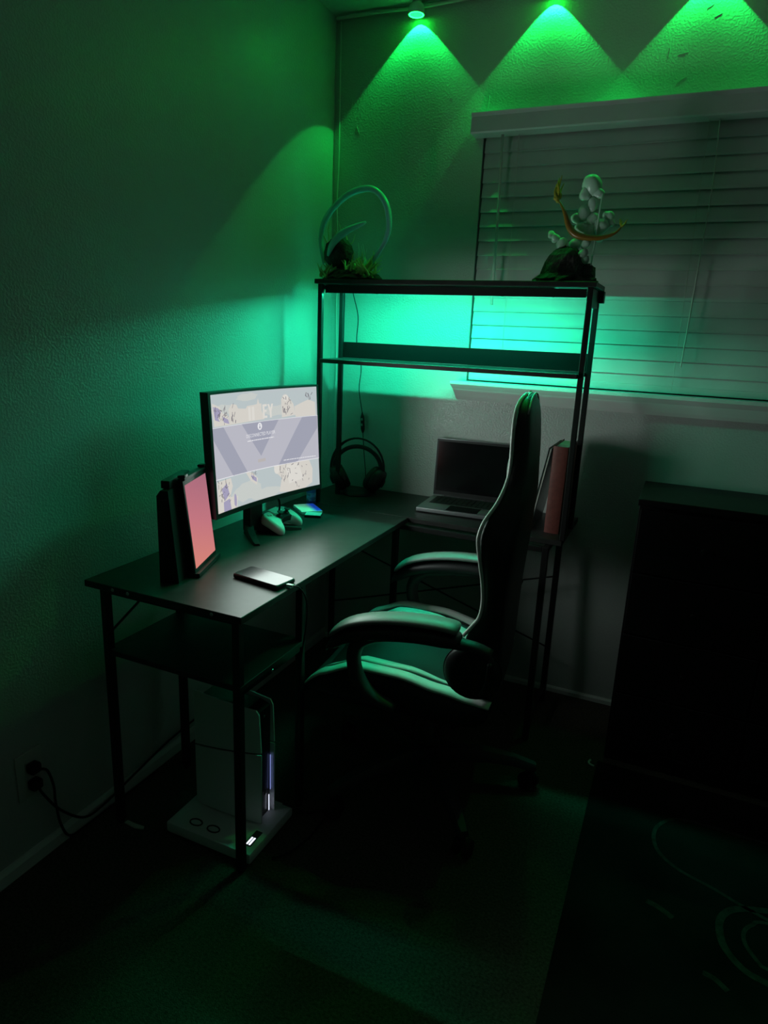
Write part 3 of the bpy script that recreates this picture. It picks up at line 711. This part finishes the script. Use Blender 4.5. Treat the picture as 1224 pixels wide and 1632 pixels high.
seat = obj('seat', MB().loft([seat_sec(x, hw(x)) for x in SX]), M['leather'], ch, smooth=True, sub=1)
def ribbon(fy0, fy1, x0, x1, name):
    sec = []
    N = 26
    for k in range(N+1):
        x = x0+(x1-x0)*k/N; a, b = fy0(x), fy1(x); e = .0015+.0045*max(0, math.sin(math.pi*k/N))**.4
        mid = (a+b)/2
        sec.append([(x, a, seat_top(x, a)-.004), (x, a, seat_top(x, a)+e*.6), (x, mid, seat_top(x, mid)+e), (x, b, seat_top(x, b)+e*.6), (x, b, seat_top(x, b)-.004)])
    return obj(name, MB().loft(sec), M['pale'], seat, smooth=True)
for s_ in (-1, 1):
    ribbon(lambda x: s_*(hw(x)-.010), lambda x: s_*(hw(x)-.050-.012*max(0, x)/.2), -.333, .218, 'bolster_stripe')
    ribbon(lambda x: s_*(.172+.030*math.sin(math.pi*(x+.33)/.46)**2), lambda x: s_*(.112+.028*(x+.33)/.46), -.330, .13, 'inner_stripe')
# arms: padded top on a dark swept frame
for s_ in (-1, 1):
    y0 = s_*.283
    AP = [(-.232, .585), (-.222, .607), (-.203, .628), (-.175, .648), (-.144, .661), (-.09, .677), (-.026, .687), (.03, .691), (.079, .692), (.118, .690), (.136, .684), (.141, .675)]
    sec = []
    for i, (x, z) in enumerate(AP):
        tw = .047 if 1 < i < 10 else .036 if i in (1, 10) else .022; th_ = .046 if 1 < i < 10 else .024
        sec.append([(x, y0-tw, z-th_*.6), (x, y0-tw*.8, z-.004), (x, y0, z), (x, y0+tw*.8, z-.004), (x, y0+tw, z-th_*.6), (x, y0+tw*.7, z-th_), (x, y0-tw*.7, z-th_)])
    arm = obj('armrest', MB().loft([[(p[0], p[1]*1.0, p[2]-.020) for p in q] for q in sec]), M['leather'], ch, smooth=True, sub=1)
    obj('arm_pad', MB().loft([[(x, y0-.044, z-.014), (x, y0-.034, z+.001), (x, y0, z+.006), (x, y0+.034, z+.001), (x, y0+.044, z-.014), (x, y0, z-.022)] for x, z in AP[1:11]]), M['greypad'], arm, smooth=True, sub=1)
    FR = [(.22, .620, .020), (.175, .632, .022), (.12, .634, .024), (.06, .634, .025), (-.02, .628, .026), (-.09, .616, .028), (-.135, .592, .030), (-.154, .556, .030), (-.154, .520, .029), (-.142, .480, .029), (-.118, .448, .028), (-.080, .424, .024), (-.03, .408, .020)]
    pts = spline([(a, y0-s_*.006, b) for a, b, r in FR], 3); rr = []
    for i in range(len(pts)):
        q = i/3; k = int(min(q, len(FR)-1)); k2 = min(k+1, len(FR)-1); rr.append(FR[k][2]+(FR[k2][2]-FR[k][2])*(q-k))
    obj('arm_frame', MB().tube(pts, rr, 10, flat=.66), M['base_blk'], ch, smooth=True)
    if s_ > 0: continue
    mt = axis_to((.168, s_*.232, .545), (.168, s_*.50, .545))
    obj('hinge_cover', MB().lathe([(.004, 0), (.074, 0), (.078, .010), (.072, .024), (.050, .032), (.004, .034)], 32, mt), M['blk'], ch, smooth=True, auto=60)
    obj('hinge_piping', MB().tube([mt @ Vector((.0775*math.cos(2*math.pi*k/36), .0775*math.sin(2*math.pi*k/36), .012)) for k in range(36)], .0018, 6, closed=True), M['steel'], ch, smooth=True)
obj('recline_lever', MB().tube(spline([(.20, -.275, .50), (.215, -.285, .54), (.22, -.29, .60)], 4), .007, 8), M['blk'], ch, smooth=True)
# mechanism, column, star base and castors
obj('mechanism', MB().box((-.12, -.085, .318), (.13, .085, .354), .008, 2).box((-.19, -.03, .300), (.10, .03, .318), .006, 2), M['blk'], ch, smooth=True, auto=40)
obj('tilt_lever', MB().tube(spline([(0, -.08, .33), (.01, -.20, .335), (.012, -.25, .33)], 4), .006, 8), M['blk'], ch, smooth=True)
obj('gas_lift', MB().lathe([(.003, .085), (.030, .085), (.030, .20), (.022, .21), (.022, .30), (.003, .30)], 20), M['blk'], ch, smooth=True, auto=40)
obj('hub', MB().lathe([(.003, .080), (.045, .080), (.052, .10), (.050, .13), (.036, .142), (.003, .142)], 24), M['blk'], ch, smooth=True, auto=50)
for k in range(5):
    a = math.radians(-57+72*k); d = Vector((math.cos(a), math.sin(a), 0)); q = Vector((-d.y, d.x, 0))
    sec = []
    for r, zc, wd, h in ((.035, .110, .030, .050), (.12, .116, .027, .042), (.20, .115, .024, .034), (.28, .103, .021, .028), (.325, .090, .019, .024), (.352, .083, .014, .018)):
        c0 = d*r+Vector((0, 0, zc)); sec.append([c0-q*wd-Vector((0, 0, h/2)), c0-q*wd, c0-q*wd*.6+Vector((0, 0, h/2)), c0+q*wd*.6+Vector((0, 0, h/2)), c0+q*wd, c0+q*wd-Vector((0, 0, h/2))])
    obj('base_arm', MB().loft(sec), M['base_blk'], ch, smooth=True, auto=50)
    c0 = d*.340
    cs = obj('castor', MB().lathe([(.002, .048), (.010, .048), (.010, .078), (.002, .080)], 12, Matrix.Translation(c0)).box((-.014, -.007, .030), (.014, .007, .052), .003, 1, 0, Matrix.Translation(c0)), M['blk'], ch, smooth=True, auto=40)
    wa = Vector((math.cos(a+.7), math.sin(a+.7), 0)); wc = c0+Vector((-wa.y, wa.x, 0))*.010+Vector((0, 0, .0275))
    for sg in (-1, 1):
        mt = axis_to(wc+wa*sg*.009, wc+wa*sg*.05)
        obj('wheel', MB().lathe([(.003, 0), (.027, 0), (.0275, .003), (.0265, .013), (.018, .017), (.003, .018)], 20, mt), M['rubber'], cs, smooth=True, auto=50)

# ------------------------------------------------------------------ console on its cooling stand
sd = thing('console_stand', 'white charging stand with a lit display under the console', 'console stand', (.38, -1.235, 0))
def spart(name, mb, mt, par=sd, **k): return obj(name, mb, mt, par, world=True, **k)
spart('stand_plate', MB().box((.238, -1.348, .006), (.522, -1.130, .038), .006, 2), M['white'], smooth=True, auto=35)
for x in (.26, .50):
    for y in (-1.33, -1.15): spart('stand_foot', MB().lathe([(.003, 0), (.010, 0), (.010, .006), (.003, .0065)], 12, Matrix.Translation((x, y, 0))), M['rubber'])
for x in (.315, .375):
    spart('charging_ring', MB().tube([(x+.019*math.cos(2*math.pi*k/24), -1.312+.012*math.sin(2*math.pi*k/24), .0385) for k in range(24)], .0022, 6, closed=True), M['blk'], smooth=True)
dp = spart('display_panel', MB().box((.485, -1.322, .0382), (.506, -1.262, .0395), .0004), M['blk'])
spart('display_digits', MB().box((.489, -1.318, .0396), (.494, -1.290, .0402)).box((.497, -1.318, .0396), (.502, -1.290, .0402)), emat('display_white', (.8, .86, 1), 1.6), dp)
ps = thing('game_console', 'white and black upright game console behind the near desk leg', 'game console', (.375, -1.205, .0385))
Z0 = .0388
def cpart(name, mb, mt, par=ps, **k): return obj(name, mb, mt, par, world=True, **k)
core = [(.275, Z0), (.468, Z0), (.472, .385), (.440, .395), (.285, .398), (.275, .385)]
cpart('core', MB().prism(core, lambda a, b, d: (a, d, b), -1.232, -1.172), M['blk_gloss'])
pan_lo = [(.262, Z0+.002), (.484, Z0+.002), (.4845, .262), (.262, .231)]
pan_hi = [(.2622, .2375), (.4847, .2685), (.479, .385), (.470, .398), (.266, .408), (.262, .404)]
def panel(poly, side):
    """panel bowed outwards"""
    sgn = -1 if side == 'near' else 1; yb = -1.236 if side == 'near' else -1.168
    mb = MB(); xs = [p[0] for p in poly]; x0, x1 = min(xs), max(xs)
    b = bmesh.new(); vs = [b.verts.new((p[0], p[1], 0)) for p in poly]; b.faces.new(vs); bmesh.ops.triangulate(b, faces=b.faces[:])
    for k in range(1, 10):
        bmesh.ops.bisect_plane(b, geom=b.verts[:]+b.edges[:]+b.faces[:], plane_co=(x0+(x1-x0)*k/10, 0, 0), plane_no=(1, 0, 0))
    b.verts.index_update(); n = len(b.verts); fr = []; bk = []
    for v in b.verts:
        t = (v.co.x-x0)/(x1-x0); bow = .010*(1-(2*t-.75)**2*.6)
        fr.append((v.co.x, yb+sgn*bow, v.co.y)); bk.append((v.co.x, yb+sgn*(bow-.004), v.co.y))
    fs = [[v.index for v in f.verts] for f in b.faces]; bd = [e for e in b.edges if len(e.link_faces) == 1]
    fs2 = fs+[[i+n for i in reversed(f)] for f in fs]+[[e.verts[0].index, e.verts[1].index, e.verts[1].index+n, e.verts[0].index+n] for e in bd]
    b.free(); mb.add(fr+bk, fs2); return mb
for side in ('near', 'far'):
    cpart('side_panel', panel(pan_lo, side), M['white'], smooth=True, auto=30); cpart('side_panel', panel(pan_hi, side), M['white'], smooth=True, auto=30)
cpart('light_bar', MB().box((.4725, -1.1755, .110), (.4742, -1.1742, .225), .0002), emat('console_light', (.30, .38, .9), .8))
cpart('light_bar', MB().box((.4725, -1.184, .045), (.4745, -1.1815, .098), .0003), emat('console_light_white', (.75, .8, 1.0), 1.2))
cpart('logo', MB().box((.282, -1.2425, .372), (.2845, -1.2415, .388)).box((.2845, -1.2425, .384), (.290, -1.2415, .388)).box((.276, -1.2425, .371), (.294, -1.2415, .3735)), M['blk'])
cpart('port', MB().box((.4723, -1.205, .110), (.4735, -1.198, .128)), M['screw'])
cpart('button', MB().box((.4723, -1.206, .36), (.4740, -1.200, .366)), M['screw'])
pc = thing('console_cable', 'dark cable curling on the carpet beside the console stand', 'cable', (.56, -1.12, .004))
obj('cord', MB().tube(spline([(-.06, -.03, .05), (-.02, -.01, .03), (.0, .02, .003), (.03, .05, .001), (.05, .02, .001), (.05, -.07, .001), (.03, -.14, .001), (.0, -.18, .001)], 6), .0034, 8), M['rubber'], pc, smooth=True)

# ------------------------------------------------------------------ display pieces on the top shelf
ZT = 1.579
f1 = thing('resin_ornament', 'resin ornament with a big clear teal ring above dark rocks and wisps', 'ornament', (.235, -.272, ZT))
def fpart(root, name, mb, mt, **k): return obj(name, mb, mt, root, world=True, **k)
def rocky(root, name, cx_, cy_, z0, prof, seed, mt, n=18, jit=.16):
    r = random.Random(seed); secs = []
    for rx, ry, z in prof:
        secs.append([(cx_+rx*math.cos(2*math.pi*k/n)*(1+r.uniform(-jit, jit)), cy_+ry*math.sin(2*math.pi*k/n)*(1+r.uniform(-jit, jit)), z0+z+(r.uniform(-.004, .004) if z > .003 else 0)) for k in range(n)])
    return fpart(root, name, MB().loft(secs), mt)
rocky(f1, 'rock_base', .232, -.272, ZT, [(.108, .070, .0005), (.112, .074, .008), (.095, .064, .022), (.075, .052, .034), (.045, .03, .044), (.01, .01, .048)], 1, M['rock'])
rocky(f1, 'boulder', .178, -.272, ZT+.046, [(.018, .016, .0), (.040, .034, .010), (.054, .045, .032), (.056, .046, .056), (.050, .040, .078), (.032, .026, .096), (.008, .008, .104)], 2, M['rock'], jit=.07)
ring = spline([(.118, -.272, 1.640), (.104, -.268, 1.690), (.098, -.265, 1.738), (.113, -.262, 1.793), (.157, -.258, 1.845), (.214, -.255, 1.882), (.282, -.256, 1.893), (.327, -.260, 1.873), (.359, -.264, 1.830), (.372, -.268, 1.768), (.361, -.271, 1.718), (.335, -.273, 1.676), (.310, -.273, 1.640)], 5)
N_ = len(ring); fpart(f1, 'ring', MB().tube(ring, [.0115*(.55+.45*max(0, math.sin(math.pi*k/(N_-1)))**.5) for k in range(N_)], 10), M['resin'], smooth=True)
bld = spline([(.158, -.320, 1.662), (.185, -.326, 1.708), (.232, -.322, 1.744), (.303, -.310, 1.774)], 6); N_ = len(bld)
fpart(f1, 'curved_blade', MB().tube(bld, [.002+.012*math.sin(math.pi*min(1, (k+.5)/(N_)))**.8 for k in range(N_)], 10), M['resin'], smooth=True)
rn = random.Random(11)
def wisp(root, base, h, sp, r, mt, name='wisp'):
    a = rn.uniform(0, 6.28); pts = [Vector(base)]
    for k in range(1, 5):
        a += rn.uniform(-1.1, 1.1); pts.append(pts[-1]+Vector((math.cos(a)*sp, math.sin(a)*sp*.5, h/4*rn.uniform(.6, 1.3))))
    P = spline(pts, 4); n = len(P)
    return fpart(root, name, MB().tube(P, [r*(1-.85*k/(n-1)) for k in range(n)], 7), mt, smooth=True)
for k in range(44):
    wisp(f1, (rn.uniform(.225, .330), rn.uniform(-.325, -.25), ZT+rn.uniform(.008, .04)), rn.uniform(.03, .075), rn.uniform(.010, .020), rn.uniform(.004, .008), M['leafy'])
for k in range(12): wisp(f1, (rn.uniform(.125, .165), rn.uniform(-.32, -.25), ZT+rn.uniform(.008, .03)), rn.uniform(.03, .06), .014, .006, M['leafy'])
for k in range(9): wisp(f1, (rn.uniform(.13, .215), rn.uniform(-.27, -.24), ZT+.12), rn.uniform(.05, .11), .011, .003, M['leafy'])
for k in range(5): wisp(f1, (rn.uniform(.255, .30), rn.uniform(-.29, -.26), ZT+.04), rn.uniform(.06, .11), .006, .0035, M['smoke'], 'clear_support')

f2 = thing('resin_ornament', 'resin ornament of pale smoke and a golden flame trail over black rock', 'ornament', (1.005, -.272, ZT))
rocky(f2, 'rock_base', 1.000, -.272, ZT, [(.098, .066, .0005), (.096, .066, .012), (.074, .056, .030), (.062, .048, .060), (.056, .042, .085), (.040, .03, .100), (.012, .01, .112)], 5, M['rock'])
rocky(f2, 'rock_step', 1.068, -.275, ZT+.004, [(.024, .03, 0), (.028, .032, .02), (.024, .026, .045), (.008, .01, .055)], 6, M['rock'])
def puff(root, c0, r, seed, name='smoke_puff', sq=(1, .8, 1)):
    b = bmesh.new(); bmesh.ops.create_icosphere(b, subdivisions=3, radius=1); rr = random.Random(seed)
    cs_ = [Vector((rr.uniform(-1, 1), rr.uniform(-1, 1), rr.uniform(-1, 1))).normalized() for _ in range(6)]
    for v in b.verts:
        d_ = max(v.co.dot(q) for q in cs_); v.co = Vector([c0[i]+v.co[i]*r*sq[i]*(.78+.34*max(0, d_)**3) for i in range(3)])
    return fpart(root, name, MB().bm(b), M['smoke'], smooth=True)
for i, (x, y, z, r) in enumerate(((1.057, -.262, 1.868, .034), (1.035, -.265, 1.846, .020), (1.078, -.262, 1.845, .018), (1.062, -.262, 1.815, .020), (1.040, -.26, 1.790, .024), (1.066, -.255, 1.775, .022), (1.112, -.26, 1.778, .018), (1.122, -.262, 1.762, .013),
                                  (1.094, -.262, 1.748, .026), (1.062, -.258, 1.742, .024), (1.035, -.256, 1.745, .022), (1.056, -.285, 1.698, .015), (1.052, -.288, 1.668, .017), (1.060, -.288, 1.648, .015), (1.020, -.262, 1.700, .022), (.958, -.27, 1.716, .015), (.944, -.27, 1.728, .012), (.980, -.27, 1.700, .018), (1.09, -.26, 1.715, .014), (1.015, -.262, 1.775, .018))):
    puff(f2, (x, y, z), r, 40+i)
tr = spline([(1.160, -.290, 1.748), (1.142, -.291, 1.727), (1.100, -.293, 1.713), (1.050, -.292, 1.716), (1.018, -.290, 1.728), (.998, -.290, 1.752), (.986, -.290, 1.782), (.972, -.289, 1.808), (.958, -.288, 1.828)], 5); N_ = len(tr)
fpart(f2, 'flame_trail', MB().tube(tr, [.0025+.008*max(0, math.sin(math.pi*min(1, (k/(N_-1))*1.02)))**1.6 for k in range(N_)], 12), M['amber'], smooth=True)
for k in range(9):
    wisp(f2, (.955+rn.uniform(-.006, .006), -.288+rn.uniform(-.006, .006), 1.826+rn.uniform(-.004, .01)), rn.uniform(.035, .062), .006, .0065, M['flame'], 'flame_tongue')
for k in range(4): wisp(f2, (1.158, -.29, 1.744), .025, .005, .004, M['flame'], 'flame_tongue')
fpart(f2, 'clear_support', MB().tube(spline([(1.078, -.285, ZT+.04), (1.084, -.284, 1.70), (1.088, -.282, 1.80), (1.090, -.270, 1.85)], 5), .0025, 8), M['smoke'], smooth=True)

# ------------------------------------------------------------------ dresser, rug
dr = thing('dresser', 'tall black dresser standing under the window', 'dresser', (1.73, -.24, 0))
DX0, DX1, DY0, DY1, DZ = 1.322, 2.14, -.400, -.085, .936
def rpart(name, mb, mt, par=dr, **k): return obj(name, mb, mt, par, world=True, **k)
rpart('carcass', MB().box((DX0+.004, DY0+.02, .0005), (DX1-.004, DY1, DZ-.022), .002), M['dresser'])
rpart('dresser_top', MB().box((DX0, DY0-.004, DZ-.0215), (DX1, DY1, DZ), .003, 2), M['dresser'])
for c_ in range(2):
    for r in range(4):
        x0 = DX0+.010+c_*.402; z0 = .06+r*.212
        d = rpart('drawer', MB().box((x0, DY0, z0), (x0+.396, DY0+.0195, z0+.206), .002), M['dresser'])
        rpart('knob', MB().lathe([(.003, 0), (.006, 0), (.006, .010), (.012, .016), (.010, .022), (.003, .024)], 14, axis_to((x0+.198, DY0-.0003, z0+.103), (x0+.198, DY0-1, z0+.103))), M['dresser'], d, smooth=True, auto=50)
rg = thing('rug', 'dark rug with faint pale looping lines at lower right', 'rug', (1.95, -1.45, 0))
def gpart(name, mb, mt, **k): return obj(name, mb, mt, rg, world=True, **k)
gpart('rug_pile', MB().box((1.31, -2.45, .0004), (2.60, -.425, .009), .003, 2), M['rug'])
def ribbon_flat(pts, w_, z0=.0092, z1=.0100):
    P = spline([(a, b, 0) for a, b in pts], 6); L_ = []; R_ = []
    for i, p in enumerate(P):
        t = (P[min(i+1, len(P)-1)]-P[max(i-1, 0)]).normalized(); q = Vector((-t.y, t.x, 0))*w_/2; L_.append(p-q); R_.append(p+q)
    return MB().loft([[(a.x, a.y, z0), (b.x, b.y, z0), (b.x, b.y, z1), (a.x, a.y, z1)] for a, b in zip(L_, R_)])
for pts, w_ in (([(2.2, -.60), (1.95, -.612), (1.814, -.61), (1.675, -.609), (1.571, -.617), (1.519, -.673), (1.508, -.737), (1.528, -.796), (1.583, -.84), (1.668, -.869), (1.727, -.895), (1.80, -.92)], .011),
                ([(2.1, -.83), (1.90, -.86), (1.791, -.885), (1.718, -.914), (1.684, -.951), (1.674, -.997), (1.684, -1.055), (1.722, -1.101), (1.771, -1.117), (1.9, -1.15), (2.1, -1.17)], .018),
                ([(2.0, -.90), (1.787, -.929), (1.752, -.95), (1.73, -.983), (1.731, -1.023), (1.757, -1.066), (1.774, -1.075), (1.9, -1.10)], .010),
                ([(1.503, -.991), (1.535, -1.000), (1.567, -1.019)], .016), ([(1.635, -1.152), (1.66, -1.158), (1.686, -1.178)], .014), ([(1.70, -1.36), (1.80, -1.33), (1.95, -1.32)], .014)):
    gpart('woven_line', ribbon_flat(pts, w_), M['rugline'])

# ------------------------------------------------------------------ outlet, plugs, cables, scraps
ou = thing('wall_outlet', 'pale wall outlet low on the left wall', 'outlet', (0, -1.575, .265))
obj('outlet_plate', MB().box((.0003, -.038, -.065), (.006, .038, .065), .003, 2), M['outlet'], ou, smooth=True, auto=40)
for z in (-.026, .022): obj('socket', MB().box((.0061, -.016, z-.016), (.0075, .016, z+.016), .0006), M['outlet'], ou)
for nm, z, lab, path in (('power_plug', .287, 'black plug in the upper socket with its cord looping to the carpet', [(.034, -1.570, .284), (.040, -1.552, .270), (.036, -1.535, .21), (.030, -1.530, .158), (.026, -1.517, .075), (.022, -1.490, .016), (.020, -1.44, .005), (.022, -1.30, .005), (.025, -1.15, .005)]),
                         ('power_plug', .239, 'black plug in the lower socket with its cord sagging along the baseboard', [(.034, -1.575, .228), (.040, -1.567, .205), (.034, -1.521, .127), (.028, -1.445, .045), (.022, -1.37, .03), (.021, -1.25, .05), (.020, -1.10, .075), (.020, -.95, .085)])):
    t = thing(nm, lab, 'plug', (.0078, -1.575, z), group='black plugs in the wall outlet')
    obj('plug_body', MB().box((0, -.014, -.013), (.026, .014, .013), .005, 2), M['rubber'], t, smooth=True, auto=40)
    obj('cord', MB().tube(spline(path, 6), .0035, 8), M['rubber'], t, world=True, smooth=True)
sc1 = MB().prism([(0, 0), (.040, -.004), (.066, .004), (.062, .012), (.03, .010), (.002, .011)], lambda a, b, d: (.105+a, -1.372+b, d), .0005, .004)
tag(obj('paper_scrap', sc1, M['paper']), 'thin pale paper scrap on the carpet by the near left desk leg', 'paper')
sc2 = MB().tube(spline([(1.288, -.425, .004), (1.284, -.437, .004), (1.288, -.450, .004), (1.303, -.456, .004)], 5), .0035, 8)
tag(obj('white_clip', sc2, M['white'], smooth=True), 'small curved white clip on the carpet by the dresser corner', 'clip')
